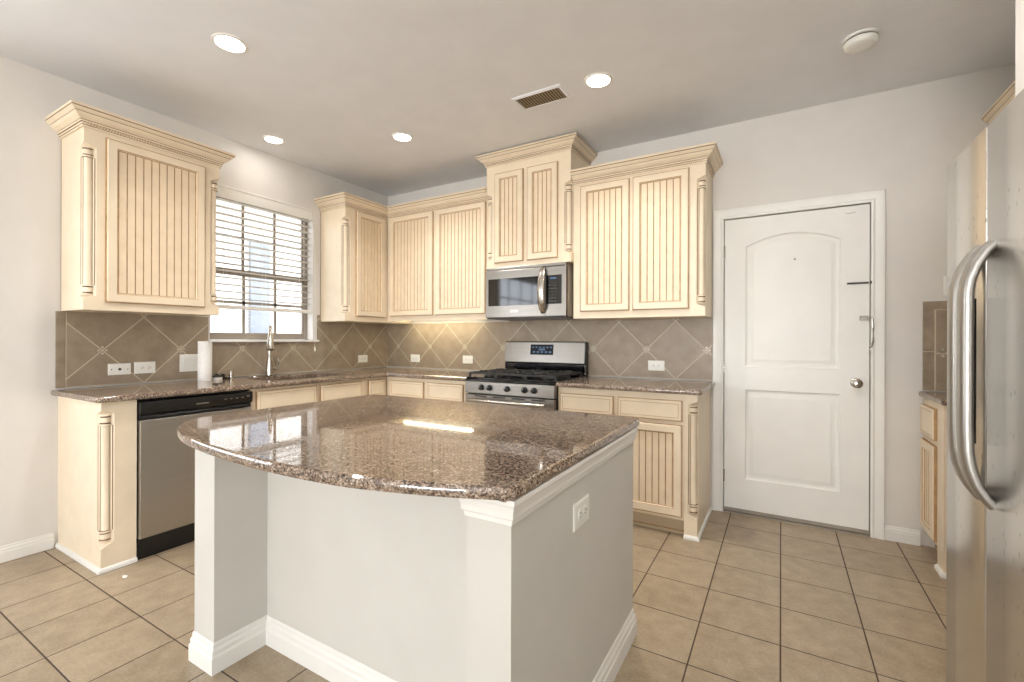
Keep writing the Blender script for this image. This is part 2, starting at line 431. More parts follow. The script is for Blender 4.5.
# blind
bl = thing('window_blind', 'white horizontal slat blind lowered over most of the kitchen window', 'blind', (-0.034, (WIN1[0]+WIN1[1])/2, 1.44))
a0, a1 = WIN1[0]+0.006, WIN1[1]-0.006
MB().box(-0.060, a0, 2.318, -0.006, a1, 2.3715).build('headrail', 'blind', bl, world=True, bevel=0.003)
v = MB(); v.box(-0.005, a0, 2.276, 0.004, a1, 2.3715); v.box(0.004, a0, 2.355, 0.008, a1, 2.3715)
v.build('valance', 'blind', bl, world=True, bevel=0.002)
sm = MB()
z = 2.272
while z > 1.50:
    rings = []
    for y in (a0, a1):
        rings.append([(-0.058+0.048*t, y, z+0.004*math.sin(PI*t)+0.004*(t-0.5)) for t in (0, .25, .5, .75, 1)] +
                     [(-0.058+0.048*t, y, z-0.0025+0.004*math.sin(PI*t)+0.004*(t-0.5)) for t in (1, .75, .5, .25, 0)])
    sm.loft(rings); z -= 0.0535
sm.build('slats', 'slat', bl, world=True)
MB().box(-0.060, a0, 1.442, -0.008, a1, 1.470).build('bottom_rail', 'blind', bl, world=True, bevel=0.004)
ld = MB()
for y in (a0+0.12, (a0+a1)/2, a1-0.12):
    ld.tube([(-0.009, y, 1.465), (-0.009, y, 2.32)], 0.0011, 6); ld.tube([(-0.059, y, 1.465), (-0.059, y, 2.32)], 0.0011, 6)
ld.build('ladder_cord', 'blind', bl, world=True)
cd = MB(); cd.tube([(0.006, -0.925, 2.33), (0.040, -0.92, 1.9), (0.042, -0.92, 1.13)], 0.0016, 6)
co = cd.build('lift_cord', 'blind', bl, world=True)
MB().lathe([(0.003, 0.03), (0.006, 0.022), (0.008, 0), (0.004, -0.004)], (0.042, -0.92, 1.105), 'z', 10).build('tassel', 'plastic', co, world=True)

# outdoors
nh = thing('neighbour_house', 'pale brick wall of the house next door seen through the kitchen window', 'house', (-4.0, -1.0, -0.3))
MB().box(-4.3, -3.5, -0.3, -4.0, 6.5, 3.35).build('brick_wall', 'brick', nh, world=True)
MB().box(-3.995, 0.80, -0.2, -3.93, 1.13, 2.85).build('siding_panel', 'bluegrey', nh, world=True)
MB().box(-4.35, -3.6, 3.355, -3.75, 6.6, 3.5).build('eave', 'white', nh, world=True)
struct(MB().box(-30, -30, -0.5, -0.13, 30, -0.31), 'ground_outside', 'ground', 'pale concrete ground outside the kitchen window', 'ground')

# ------------------------------------------------------------------ backsplash
bs = MB(); bs.box(0.0008, -2.566, 0.921, 0.009, -0.009, 1.186)
bs.box(0.0008, -2.566, 1.186, 0.009, -1.79, 1.371); bs.box(0.0008, -0.868, 1.186, 0.009, -0.009, 1.371)
bs.box(0.0008, -0.868, 1.371, 0.009, -0.836, 1.43)
r = thing('backsplash', 'brown diagonal tile backsplash on the window wall', 'backsplash', (0, -1.3, 0.921))
bs.build('tile_field', 'tileL', None)
to = C.objects['tile_field']; to.parent = r; to.location = -r.location
MB().box(0.0008, -2.613, 0.921, 0.0085, -2.5685, 1.371).build('edge_tile', 'tileplain', r, world=True, bevel=0.003)
MB().box(0.0008, -2.5685, 0.921, 0.0088, -2.566, 1.371).box(0.009, -2.566, 0.9212, 0.0094, -0.012, 0.9262).build('grout_line', 'grout', r, world=True)
def insets(parent, axis, coords, zc):
    for c in coords:
        mb = MB(); k = 0.019; h = 0.006
        for du, dv in ((k, 0), (-k, 0), (0, k), (0, -k)):
            if axis == 'x': mb.box(0.0092, c+du-h, zc+dv-h, 0.0118, c+du+h, zc+dv+h)
            else: mb.box(c+du-h, -0.0118, zc+dv-h, c+du+h, -0.0092, zc+dv+h)
        mb.build('tile_inset', 'bead', parent, world=True, bevel=0.002)
insets(r, 'x', [-0.25, -0.68, -1.11, -1.54, -1.97, -2.40], 1.138)
r = thing('backsplash', 'brown diagonal tile backsplash behind the stove', 'backsplash', (1.6, 0, 0.921))
mb = MB().box(0.0008, -0.009, 0.921, 3.214, -0.0008, 1.371); mb.box(1.523, -0.009, 1.371, 2.278, -0.0008, 1.384); mb.box(1.512, -0.009, 0.80, 2.28, -0.0008, 0.921)
to = mb.build('tile_field', 'tileB', r); to.location = -r.location
MB().box(0.012, -0.0094, 0.9212, 1.50, -0.009, 0.9262).build('grout_line', 'grout', r, world=True); MB().box(2.285, -0.0094, 0.9212, 3.213, -0.009, 0.9262).build('grout_line', 'grout', r, world=True)
insets(r, 'y', [0.167+0.43*k for k in range(8)], 1.138)
r = thing('backsplash', 'narrow brown tile backsplash by the refrigerator', 'backsplash', (4.7, 0, 0.921))
to = MB().box(4.416, -0.009, 0.921, XR-0.001, -0.0008, 1.3705).box(4.416, -0.009, 1.3705, 4.676, -0.0008, 1.392).build('tile_field', 'tileR', r); to.location = -r.location
e = MB().box(4.362, -0.0085, 0.921, 4.4135, -0.0008, 1.443); e.box(4.4135, -0.0085, 1.3945, 4.676, -0.0008, 1.443)
e.build('edge_tile', 'tileplain', r, world=True)
MB().box(4.4135, -0.0088, 0.921, 4.416, -0.0008, 1.392).box(4.4135, -0.0088, 1.392, 4.676, -0.0008, 1.3945).box(4.362, -0.0090, 1.146, XR-0.002, -0.0086, 1.150).build('grout_line', 'grout', r, world=True)
insets(r, 'y', [4.45], 1.142)

# ------------------------------------------------------------------ cabinets
def rect_rings(x0, x1, z0, z1, steps):
    return [[(x0+i, y, z0+i), (x1-i, y, z0+i), (x1-i, y, z1-i), (x0+i, y, z1-i)] for i, y in steps]
def bead_door(parent, x0, x1, z0, z1, yf, w=0.058, pitch=0.040):
    steps = [(0, yf-0.0003), (0, yf-0.012), (0.0045, yf-0.013), (0.008, yf-0.020), (w-0.010, yf-0.020), (w-0.007, yf-0.017), (w-0.004, yf-0.011), (w, yf-0.0085)]
    d = MB().loft(rect_rings(x0, x1, z0, z1, steps), caps=False, mats=[1, 1, 0, 0, 1, 0, 1])
    do = d.build('door', ['cream', 'glaze'], parent)
    p = MB(); a, b = x0+w, x1-w; n = max(2, round((b-a)/pitch)); st = (b-a)/n; g = 0.0030
    zb, zt = z0+w, z1-w; yb = yf-0.0083
    for k in range(n):
        xa, xb = a+k*st+g, a+(k+1)*st-g
        p.add([(xa, yb, zb), (xb, yb, zb), (xb, yb, zt), (xa, yb, zt)], [(0, 1, 2, 3)], 0)
        xc = a+k*st
        if k: p.add([(xc-g, yb, zb), (xc, yb+0.004, zb), (xc+g, yb, zb), (xc-g, yb, zt), (xc, yb+0.004, zt), (xc+g, yb, zt)], [(0, 1, 4, 3), (1, 2, 5, 4)], 1)
    p.add([(a, yb, zb), (a+g, yb, zb), (a+g, yb, zt), (a, yb, zt)], [(0, 1, 2, 3)], 1)
    p.add([(b-g, yb, zb), (b, yb, zb), (b, yb, zt), (b-g, yb, zt)], [(0, 1, 2, 3)], 1)
    p.build('panel', ['panelcream', 'glaze'], do)
    return do
def flat_front(parent, x0, x1, z0, z1, yf, name='drawer', w=0.020):
    steps = [(0, yf-0.0003), (0, yf-0.013), (0.0045, yf-0.014), (0.008, yf-0.020), (w, yf-0.020), (w+0.003, yf-0.0185), (w+0.0055, yf-0.020)]
    d = MB(); R = rect_rings(x0, x1, z0, z1, steps)
    d.loft(R, caps=False, mats=[1, 1, 0, 0, 1, 0]); d.add(R[-1], [(0, 1, 2, 3)], 0)
    return d.build(name, ['cream', 'glaze'], parent)
def rings_col(W, D, levels, aL, aR):
    out = []
    for z, k in levels:
        l, r_ = max(aL*k, 0.0006), max(aR*k, 0.0006)
        out.append([(0, -0.0, z), (0, -D+l, z), (l, -D, z), (W-r_, -D, z), (W, -D+r_, z), (W, -0.0, z)])
    return out
def column(parent, corner, sx, a, zb, zt, r=0.019):
    # corner: (x, -D) of the sharp corner, sx=+1 when the body lies to +x of it
    x, y = corner; cx, cy = x+sx*a*0.5, y+a*0.5
    mb = MB(); H = zt-zb
    q = 0.0245
    prof = [(0.004, 0), (q, 0.0), (q+.002, .003), (q+.002, .007), (q-.002, .009), (q-.002, .012), (q, .014), (q, .040), (q-.002, .042), (q-.002, .045), (q+.003, .047), (q+.003, .056), (r+.001, .058), (r, .062)]
    mats = [0, 0, 0, 1, 1, 1, 0, 1, 1, 1, 0, 1, 0]
    P = prof + [(rr, H-h) for rr, h in prof[::-1]]
    mm = mats + [0] + mats[::-1]
    mb.lathe(P, (cx, cy, zb), 'z', 20, mats=mm)
    # fillet strips with glaze beside the shaft, in the chamfer plane
    d = Vector((sx*1, -1)).normalized(); nrm = Vector((-sx, -1)).normalized()
    for sgn in (-1, 1):
        for o0, o1, m_, lift in ((0.0195, 0.0235, 1, 0.0012), (0.0235, 0.0300, 0, 0.003), (0.0300, 0.0335, 1, 0.0012)):
            pts = []
            for o in (o0, o1):
                b = Vector((cx, cy))+d*(sgn*o)
                pts += [b, b+nrm*lift]
            p0, p1, p2, p3 = pts[0], pts[1], pts[3], pts[2]
            mb.prism([tuple(p0), tuple(p1), tuple(p2), tuple(p3)], zb+0.055, zt-0.055, m_)
    return mb.build('column', ['cream', 'darkglaze'], parent, smooth=35)
CROWN = [(0, 0), (.010, 0), (.010, .010), (.013, .012), (.013, .024), (.018, .026), (.022, .034), (.022, .037), (.030, .041), (.045, .052), (.056, .066), (.056, .069), (.062, .072), (.074, .082), (.076, .085), (.076, .090), (.080, .091), (.080, .102), (.075, .106), (0, .106)]
CRM = [0, 0, 1, 0, 1, 0, 1, 0, 0, 0, 1, 0, 0, 0, 1, 0, 0, 0, 0]
def crown(parent, path, z0, drop0=0, drop1=0, scale=1.0, rope=None):
    mb = MB().sweep(path, [(o*0.885*max(scale, 1.0), h*0.965*scale) for o, h in CROWN], mats=CRM, drop0=drop0, drop1=drop1, z=z0)
    c = mb.build('crown_moulding', ['cream', 'darkglaze'], parent)
    if rope:
        x0, x1, y = rope; n = int((x1-x0)/0.013); rb = MB(); st = (x1-x0)/n; za, zb = z0+0.0125*scale, z0+0.0235*scale; yy = y-0.013*scale
        for k in range(n):
            xa = x0+k*st
            vs = [(xa, yy, za), (xa+st*.7, yy-.0004, za), (xa+st*1.2, yy-.0004, zb), (xa+st*.5, yy, zb), (xa+st*.35, yy-.004, za+.002), (xa+st*.85, yy-.004, zb-.002)]
            rb.add(vs, [(0, 4, 5, 3), (4, 1, 2, 5)], [0, 0])
            rb.add([(xa+st*.7, yy-.0006, za), (xa+st, yy-.0006, za), (xa+st*1.5, yy-.0006, zb), (xa+st*1.2, yy-.0006, zb)], [(0, 1, 2, 3)], 1)
        rb.build('rope_bead', ['cream', 'glaze'], c)
    return c
A = 0.056
def upper(name, label, loc, rz, W, D, H, doors, zdoor, colL=False, colR=False, left='return', right='return', wl=None, wr=None, crown_scale=1.0, group=None, dw=0.058, zt=None, recess=False):
    r = thing(name, label, 'cabinet', loc, rz, group)
    zt = zt or H-0.076
    lv = [(0.030 if recess else 0, 0), (0.058, 0), (0.082, 1), (zt-0.024, 1), (zt, 0), (H, 0)]
    MB().loft(rings_col(W, D, lv, A if colL else 0, A if colR else 0)).build('body', 'cream', r)
    if recess: MB().box(0, -D, 0, W, -D+0.02, 0.0295).box(0, -D+0.0202, 0, 0.018, -0.001, 0.0295).box(W-0.018, -D+0.0202, 0, W, -0.001, 0.0295).build('light_rail', 'cream', r)
    for x0, x1 in doors: bead_door(r, x0, x1, zdoor[0], zdoor[1], -D, w=dw)
    if colL: MB().box(-0.0006, -0.006, 0.002, 0.0, -0.0006, H).build('scribe_line', 'darkglaze', r)
    if colR: MB().box(W, -0.006, 0.002, W+0.0006, -0.0006, H).build('scribe_line', 'darkglaze', r)
    if colL: column(r, (0, -D), 1, A, 0.084, zt-0.026)
    if colR: column(r, (W, -D), -1, A, 0.084, zt-0.026)
    path = []; d0 = d1 = 0
    xl = 0 if wl is None else wl; xr = W if wr is None else wr
    if left == 'return': path += [(xl, 0), (xl, -D)]
    elif left == 'inner': path += [(xl, -D-0.5), (xl, -D)]; d0 = 1
    else: path += [(xl, -D)]
    if right == 'return': path += [(xr, -D), (xr, 0)]
    elif right == 'inner': path += [(xr, -D), (xr, -D-0.5)]; d1 = 1
    else: path += [(xr, -D)]
    crown(r, path, H, d0, d1, crown_scale, rope=(xl+(0.02 if left == 'inner' else 0), xr-0.02, -D))
    return r
ZU = 1.3715; DU = 0.335; HU = 1.003
FW = PI/2     # cabinets on the window wall
upper('upper_cabinet', 'cream glazed upper cabinet with one beadboard door left of the window', (0.001, -2.589, ZU), FW, 0.706, DU, HU, [(0.094, 0.613)], (0.046, 0.976), colL=True, colR=True)
upper('upper_cabinet', 'cream glazed upper cabinet with one narrow door right of the window', (0.001, -0.835, ZU), FW, 0.833, DU, HU, [(0.112, 0.462)], (0.046, 0.976+0.02), colL=True, left='return', right='inner', wr=0.4965)
upper('upper_cabinet', 'cream glazed two-door upper cabinet left of the microwave', (0.3375, -0.001, ZU+.012), 0, 1.1815, DU, HU-.012, [(0.045, 0.578), (0.612, 1.152)], (0.046, 0.976+0.02), left='inner', right='butt', wl=0.0005, recess=True)
upper('upper_cabinet', 'tall cream glazed upper cabinet with two doors above the microwave', (1.524, -0.001, 1.799), 0, 0.755, 0.385, 0.838, [(0.085, 0.352), (0.388, 0.652)], (0.036, 0.768), colL=True, colR=True, crown_scale=0.86, zt=0.612)
upper('upper_cabinet', 'cream glazed two-door upper cabinet beside the white door', (2.2815, -0.001, ZU), 0, 0.929, DU, HU, [(0.058, 0.428), (0.452, 0.828)], (0.050, 0.988), colR=True, left='butt', right='return')
upper('upper_cabinet', 'cream upper cabinet whose crown shows above the refrigerator', (XR-0.001, -0.002, ZU), -PI/2, 0.44, DU, HU, [(0.04, 0.36)], (0.046, 0.976), colR=True, left='butt', right='return')

# base cabinets ----------------------------------------------------
ZC = 0.8815      # underside of counters
DB = 0.612
def shoe(path): return MB().sweep(path, [(0, 0), (0.013, 0), (0.013, 0.012), (0.009, 0.020), (0, 0.024)])
def post_end(parent, x0, x1, side, D=DB, name='end_post'):
    # floor-standing end stile with a chamfered corner; side 'L' or 'R' carries the column
    W = x1-x0; lv = [(0.0, 0), (0.120, 0), (0.150, 1), (ZC-0.065, 1), (ZC-0.042, 0), (ZC-0.001, 0)]
    rg = rings_col(W, D, lv, A if side == 'L' else 0, A if side == 'R' else 0)
    MB().loft([[(p[0]+x0, p[1], p[2]) for p in r_] for r_ in rg]).build(name, 'cream', parent)
    if side == 'L':
        column(parent, (x0, -D), 1, A, 0.153, ZC-0.068)
        p = [(x0, -0.002), (x0, -D), (x1, -D)]
    else:
        column(parent, (x1, -D), -1, A, 0.153, ZC-0.068)
        p = [(x0, -D), (x1, -D), (x1, -0.002)]
    shoe(p).build('shoe_moulding', 'white', parent)
r = thing('base_cabinet', 'cream cabinet end panel with corner column left of the dishwasher', 'cabinet', (0.001, -2.6, 0), FW)
post_end(r, 0, 0.153, 'L')
def carcass(parent, x0, x1, D=DB, hollow=False):
    mb = MB()
    if hollow:
        for b_ in ((x0, -.002, .105, x0+.018, -D, ZC-.001), (x1-.018, -.002, .105, x1, -D, ZC-.001), (x0+.018, -.002, .105, x1-.018, -D, .123), (x0+.018, -.002, .123, x1-.018, -.014, ZC-.001), (x0+.018, -D+.02, .123, x1-.018, -D, ZC-.001)): mb.box(*b_)
    else: mb.box(x0, -0.002, 0.105, x1, -D, ZC-0.001)
    mb.box(x0, -0.002, 0.0, x1, -D+0.07, 0.105)
    mb.build('body', 'cream', parent)
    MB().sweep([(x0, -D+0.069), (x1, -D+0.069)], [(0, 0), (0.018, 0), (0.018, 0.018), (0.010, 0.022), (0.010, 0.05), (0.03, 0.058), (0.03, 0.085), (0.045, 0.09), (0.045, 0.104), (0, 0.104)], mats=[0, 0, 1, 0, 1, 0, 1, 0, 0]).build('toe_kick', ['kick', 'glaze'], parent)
r = thing('base_cabinet', 'cream sink base cabinet under the window', 'cabinet', (0.001, -1.826, 0), FW)
carcass(r, 0, 0.975, hollow=True)
for a, b in ((0.033, 0.491), (0.526, 0.932)):
    flat_front(r, a, b, 0.718, 0.862, -DB, 'false_front'); bead_door(r, a, b, 0.125, 0.690, -DB)
r = thing('base_cabinet', 'narrow cream corner base cabinet right of the sink', 'cabinet', (0.001, -0.849, 0), FW)
carcass(r, 0, 0.236)
flat_front(r, 0.020, 0.212, 0.718, 0.862, -DB); bead_door(r, 0.020, 0.212, 0.125, 0.690, -DB, w=0.045)
r = thing('base_cabinet', 'cream base cabinet with two drawers left of the stove', 'cabinet', (0.616, -0.001, 0), 0)
carcass(r, 0, 0.895)
for a, b in ((0.055, 0.437), (0.480, 0.850)):
    flat_front(r, a, b, 0.712, 0.852, -DB); bead_door(r, a, b, 0.125, 0.684, -DB)
r = thing('base_cabinet', 'cream base cabinet with corner column beside the white door', 'cabinet', (2.285, -0.001, 0), 0)
carcass(r, 0, 0.842)
for a, b in ((0.018, 0.402), (0.432, 0.834)):
    flat_front(r, a, b, 0.712, 0.840, -DB); bead_door(r, a, b, 0.125, 0.690, -DB)
post_end(r, 0.843, 0.920, 'R')
r = thing('base_cabinet', 'narrow cream base cabinet half hidden behind the refrigerator', 'cabinet', (XR-0.001, -0.003, 0), -PI/2)
carcass(r, 0, 0.31, 0.648)
flat_front(r, 0.012, 0.275, 0.670, 0.842, -0.648); bead_door(r, 0.012, 0.275, 0.125, 0.640, -0.648, w=0.055)
MB().box(0.311, -0.002, 0.0, 0.42, -0.655, ZC-0.001).build('end_post', 'cream', r)
shoe([(0.311, -0.655), (0.42, -0.655), (0.42, -0.002)]).build('shoe_moulding', 'white', r)

# ------------------------------------------------------------------ counters
EDGE = [(.010, 0), (.003, .003), (.0005, .009), (0, .016), (.0005, .023), (.003, .029), (.010, .032)]
def slab(name, label, poly, z0, hole=None, parent=None, cat='countertop'):
    # poly is counter-clockwise, so the inward offset is negative
    mb = MB(); rings = [[(p.x, p.y, z0+h) for p in offset(poly, -i, True)] for i, h in EDGE]
    mb.loft(rings, caps=False)
    top = [(p[0], p[1]) for p in rings[-1]]; bot = [(p[0], p[1]) for p in rings[0]]
    mb.poly([top]+([hole] if hole else []), lambda x, y: (x, y, z0+0.032))
    mb.poly([bot]+([hole] if hole else []), lambda x, y: (x, y, z0), flip=True)
    if hole: mb.loft([[(x, y, z0) for x, y in hole], [(x, y, z0+0.032) for x, y in hole]], caps=False)
    return tag(mb.build(name, 'granite', parent, smooth=40), label, cat)
sink_hole = round_poly([(0.140, -1.62), (0.520, -1.62), (0.520, -0.95), (0.140, -0.95)], {0: .04, 1: .04, 2: .04, 3: .04})
slab('countertop', 'L-shaped granite countertop with the sink, under the window and left of the stove',
     round_poly([(0.001, -2.632), (0.655, -2.632), (0.655, -0.655), (1.511, -0.655), (1.511, -0.001), (0.001, -0.001)], {1: .03}), ZC+0.0005, sink_hole)
slab('countertop', 'granite countertop between the stove and the white door', round_poly([(2.284, -0.655), (3.236, -0.655), (3.236, -0.001), (2.284, -0.001)], {1: .03}), ZC+0.0005)
slab('countertop', 'small granite countertop corner half hidden by the refrigerator', [(4.345, -0.45), (XR-0.002, -0.45), (XR-0.002, -0.001), (4.345, -0.001)], ZC+0.0005)

# sink
r = thing('sink', 'undermount steel sink below the kitchen window', 'sink', (0.33, -1.285, 0.69))
o1 = round_poly([(0.13, -1.625), (0.53, -1.625), (0.53, -0.945), (0.13, -0.945)], {0: .045, 1: .045, 2: .045, 3: .045})
def ring(poly, d, z): return [(p.x, p.y, z) for p in offset(poly, d, True)]
mb = MB().loft([ring(o1, .006, .8810), ring(o1, 0, .8810), ring(o1, -.004, .86), ring(o1, -.012, .715), ring(o1, -.04, .70)], caps=False)
mb.add(ring(o1, -.04, .70), [tuple(range(len(o1)))])
mb.build('bowl', 'sinksteel', r, world=True, smooth=40)
MB().lathe([(.04, 0), (.044, .002), (.038, .004), (.02, .002)], (0.33, -1.285, .701), 'z', 20).build('drain', 'chrome', r, world=True, smooth=40)

# faucet
zt = ZC+0.033
r = thing('faucet', 'tall brushed nickel pull-down faucet in front of the window', 'faucet', (0.078, -1.362, zt))
MB().lathe([(.031, .005), (.031, .009), (.030, .014), (.0285, .05), (.0255, .09), (.0225, .12), (.019, .15), (.016, .175)], (0.078, -1.362, zt), 'z', 24).build('body', 'chrome', r, world=True, smooth=40)
dirv = Vector((0.86, -0.51, 0))
pts = [Vector((0.078, -1.362, zt+.165)), Vector((0.078, -1.362, zt+.25)), Vector((0.078, -1.362, zt+.31))]
for k in range(1, 11):
    a = PI*k/10*0.92; pts.append(Vector((0.078, -1.362, zt+.31)) + dirv*(0.075*(1-math.cos(a))) + Vector((0, 0, 0.085*math.sin(a))))
MB().tube(pts, 0.0125, 14).build('neck', 'chrome', r, world=True, smooth=50)
e = pts[-1]; dd = (pts[-1]-pts[-2]).normalized()
MB().tube([e-dd*.01, e+dd*.02, e+dd*.06, e+dd*.105, e+dd*.125, e+dd*.128], [.015, .0185, .0225, .0295, .0295, .022], 18).build('spray_head', 'chrome', r, world=True, smooth=50)
hb = Vector((0.078, -1.362, zt+.055)); sd = Vector((0.25, 0.97, 0)).normalized()
hn = MB().tube([hb, hb+sd*.03, hb+sd*.052], [.014, .0135, .012], 14).build('handle_hub', 'chrome', r, world=True, smooth=50)
MB().tube([hb+sd*.046, hb+sd*.062+Vector((0, 0, .012)), hb+sd*.070+Vector((0, 0, .05)), hb+sd*.062+Vector((0, 0, .085))], [.009, .0085, .0075, .0065], 10).build('lever', 'chrome', hn, world=True, smooth=50)
# soap dispenser
MB().prism(round_poly([(.050, -1.505), (.108, -1.505), (.108, -1.345), (.050, -1.345)], {0: .028, 1: .028, 2: .028, 3: .028}), zt, zt+.0055).build('deck_plate', 'chrome', r, world=True, bevel=.001)
r = thing('soap_dispenser', 'short brushed nickel cylinder on the counter left of the sink', 'soap dispenser', (0.085, -1.667, zt))
MB().lathe([(.021, 0), (.021, .004), (.016, .008), (.0145, .052), (.013, .058), (.004, .060)], (0.085, -1.667, zt), 'z', 18).build('cap', 'chrome', r, world=True, smooth=40)
# paper towel roll
r = thing('paper_towel_roll', 'white paper towel roll standing on the counter left of the window', 'paper towel', (0.125, -1.868, zt))
MB().lathe([(.019, 0), (.042, 0), (.043, .002), (.043, .276), (.042, .278), (.019, .278)], (0.125, -1.868, zt), 'z', 28).build('roll', 'paper', r, world=True, smooth=40)
MB().lathe([(.0175, .001), (.0185, .001), (.0185, .2785), (.0175, .2785)], (0.125, -1.868, zt), 'z', 20).build('core', 'ventslat', r, world=True, smooth=40)
# stoppers
r = thing('sink_stopper', 'white sink stopper with a black rim next to the paper towel roll', 'sink stopper', (0.10, -1.777, zt))
MB().lathe([(.010, 0), (.034, 0), (.036, .004), (.036, .018), (.030, .022)], (0.10, -1.777, zt), 'z', 22).build('cup', 'plastic', r, world=True, smooth=40)
MB().lathe([(.028, .022), (.040, .022), (.041, .027), (.038, .033), (.014, .034), (.010, .044), (.003, .045)], (0.10, -1.777, zt), 'z', 22).build('rim', 'black', r, world=True, smooth=40)
r = thing('sink_stopper', 'all black sink stopper lying beside the soap dispenser', 'sink stopper', (0.075, -1.722, zt))
MB().lathe([(.012, 0), (.030, 0), (.032, .008), (.022, .014), (.014, .016), (.014, .036), (.010, .040)], (0.075, -1.722, zt), 'z', 20).build('rubber', 'black', r, world=True, smooth=40)
MB().tube([(0.088, -1.715, zt+.008), (0.108, -1.700, zt+.007), (0.118, -1.690, zt+.006)], .005, 8).build('stem', 'black', r, world=True, smooth=40)
# scrap on floor
sp = MB().poly([[(0.745, -2.556), (0.768, -2.563), (0.781, -2.551), (0.772, -2.541), (0.755, -2.545)]], lambda x, y: (x, y, .0045+.002*math.sin(x*400)))
k = len(sp.v); sp.v += [(a, b, .0005) for a, b, c in sp.v]; nb = len(sp.f)
for f in range(nb): sp.f.append(tuple(i+k for i in sp.f[f])); sp.m.append(0)
for i in range(k): sp.f.append((i, (i+1) % k, (i+1) % k+k, i+k)); sp.m.append(0)
tag(sp.build('paper_scrap', 'paper'), 'tiny white paper scrap on the floor tiles before the cabinet end', 'scrap')

# ------------------------------------------------------------------ dishwasher
r = thing('dishwasher', 'stainless dishwasher with black control strip left of the sink', 'dishwasher', (0.001, -2.4445, 0), FW)
w0, w1 = 0.001, 0.6155
MB().box(w0, -0.03, 0.09, w1, -0.595, ZC-0.006).build('tub', 'black', r)
mb = MB(); rg = []
for x in (w0+.002, w1-.002):
    rg.append([(x, -.597, .118), (x, -.634, .118), (x, -.638, .13), (x, -.641, .40), (x, -.640, .71), (x, -.636, .764), (x, -.597, .764)])
mb.loft(rg); mb.build('door', 'steelh', r, bevel=.003)
pn = MB(); rg = []
for x in (w0+.002, w1-.002):
    rg.append([(x, -.597, .768), (x, -.628, .768), (x, -.630, .775), (x, -.622, .790), (x, -.642, .800), (x, -.648, .83), (x, -.646, .862), (x, -.640, .868), (x, -.597, .868)])
pn.loft(rg); po = pn.build('control_panel', 'black', r, bevel=.003)
MB().box(.275, -.6485, .822, .345, -.649, .829).build('badge', 'steelh', po)
for k in range(4): MB().box(.435+.035*k, -.6485, .832, .447+.035*k, -.6495, .838).build('button', 'steelh', po)
MB().box(.575, -.6485, .838, .59, -.6495, .845).build('status_light', 'steelh', po)
MB().box(w0+.002, -.03, 0.0, w1-.002, -.605, .086).build('toe_panel', 'black', r)
MB().box(w0+.002, -.597, .089, w1-.002, -.632, .115).build('lower_trim', 'black', r)

# ------------------------------------------------------------------ stove
sx0, sx1 = 1.516, 2.280
r = thing('stove', 'stainless gas stove with black cooktop under the microwave', 'stove', (1.898, -0.012, 0))
B = lambda mb, name, mat, parent=None, **k: mb.build(name, mat, parent or r, world=True, **k)
B(MB().box(sx0, -.012, .04, sx1, -.625, .905), 'body', 'black')
ct = MB().box(sx0, -.10, .906, sx1, -.655, .922); ct.box(sx0, -.648, .890, sx1, -.660, .906)
B(ct, 'cooktop', 'blackgloss', bevel=.004)
cp = MB(); rg = []
for x in (sx0+.001, sx1-.001): rg.append([(x, -.627, .800), (x, -.672, .800), (x, -.668, .889), (x, -.627, .889)])
cp.loft(rg); cpo = B(cp, 'control_panel', 'rangesteel', bevel=.003)
for i, kx in enumerate((1.672, 1.745, 1.899, 2.045, 2.122)):
    ko = MB().lathe([(.023, 0), (.023, .004), (.018, .006), (.017, .024), (.012, .027), (.003, .028)], (kx, -.670, .847), 'y', 20)
    ko.box(kx-.0035, -.696, .832, kx+.0035, -.703, .862)
    B(ko, 'knob', 'black', cpo, smooth=40)
    B(MB().box(kx-.001, -.7032, .850, kx+.001, -.7038, .861), 'pointer', 'plastic', C.objects['knob'] if i == 0 else C.objects['knob.%03d' % i])
od = MB().box(sx0+.002, -.627, .225, sx1-.002, -.668, .790)
odo = B(od, 'oven_door', 'rangesteel', bevel=.004)
B(MB().box(sx0+.12, -.6685, .36, sx1-.12, -.671, .66), 'oven_window', 'blackgloss', odo)
for k in range(4): B(MB().box(sx0+.09+.165*k, -.6685, .774, sx0+.20+.165*k, -.670, .784), 'vent_slot', 'black', odo)
hd = MB().tube([(sx0+.05, -.715, .752), (1.7, -.722, .752), (2.1, -.722, .752), (sx1-.05, -.715, .752)], .013, 14)
for x in (sx0+.075, sx1-.075): hd.tube([(x, -.668, .752), (x, -.717, .752)], .010, 10)
B(hd, 'oven_handle', 'chrome', odo, smooth=50)
B(MB().box(sx0+.002, -.627, .05, sx1-.002, -.664, .218), 'storage_drawer', 'rangesteel', bevel=.004)
bp = MB(); rg = []
for x in (sx0-.001+.004, sx1-.008): rg.append([(x, -.014, 1.012), (x, -.085, 1.012), (x, -.088, 1.02), (x, -.066, 1.19), (x, -.058, 1.196), (x, -.014, 1.196)])
bp.loft(rg); bpo = B(bp, 'backguard', 'rangesteel', bevel=.004)
def slant(mb, x0, x1, z0, z1, lift, m=0):
    f = lambda z: -.0879+(z-1.02)/.17*.022-lift
    return mb.loft([[(x, f(z0)+.004, z0), (x, f(z0), z0), (x, f(z1), z1), (x, f(z1)+.004, z1)] for x in (x0, x1)], m)
dpo = B(slant(MB(), 1.775, 1.992, 1.083, 1.170, .0015), 'display', 'displayback', bpo)
g = MB()
for k in range(6): slant(g, 1.79+.034*k, 1.81+.034*k, 1.140, 1.152, .003)
for k in range(5): slant(g, 1.80+.038*k, 1.822+.038*k, 1.098, 1.115, .003)
slant(g, 1.855, 1.915, 1.120, 1.136, .003)
B(g, 'display_marks', 'display', bpo)
sd_ = MB().box(sx0-.001+.004, -.014, .924, sx1-.008, -.075, 1.010); B(sd_, 'riser', 'blackgloss', bevel=.003)
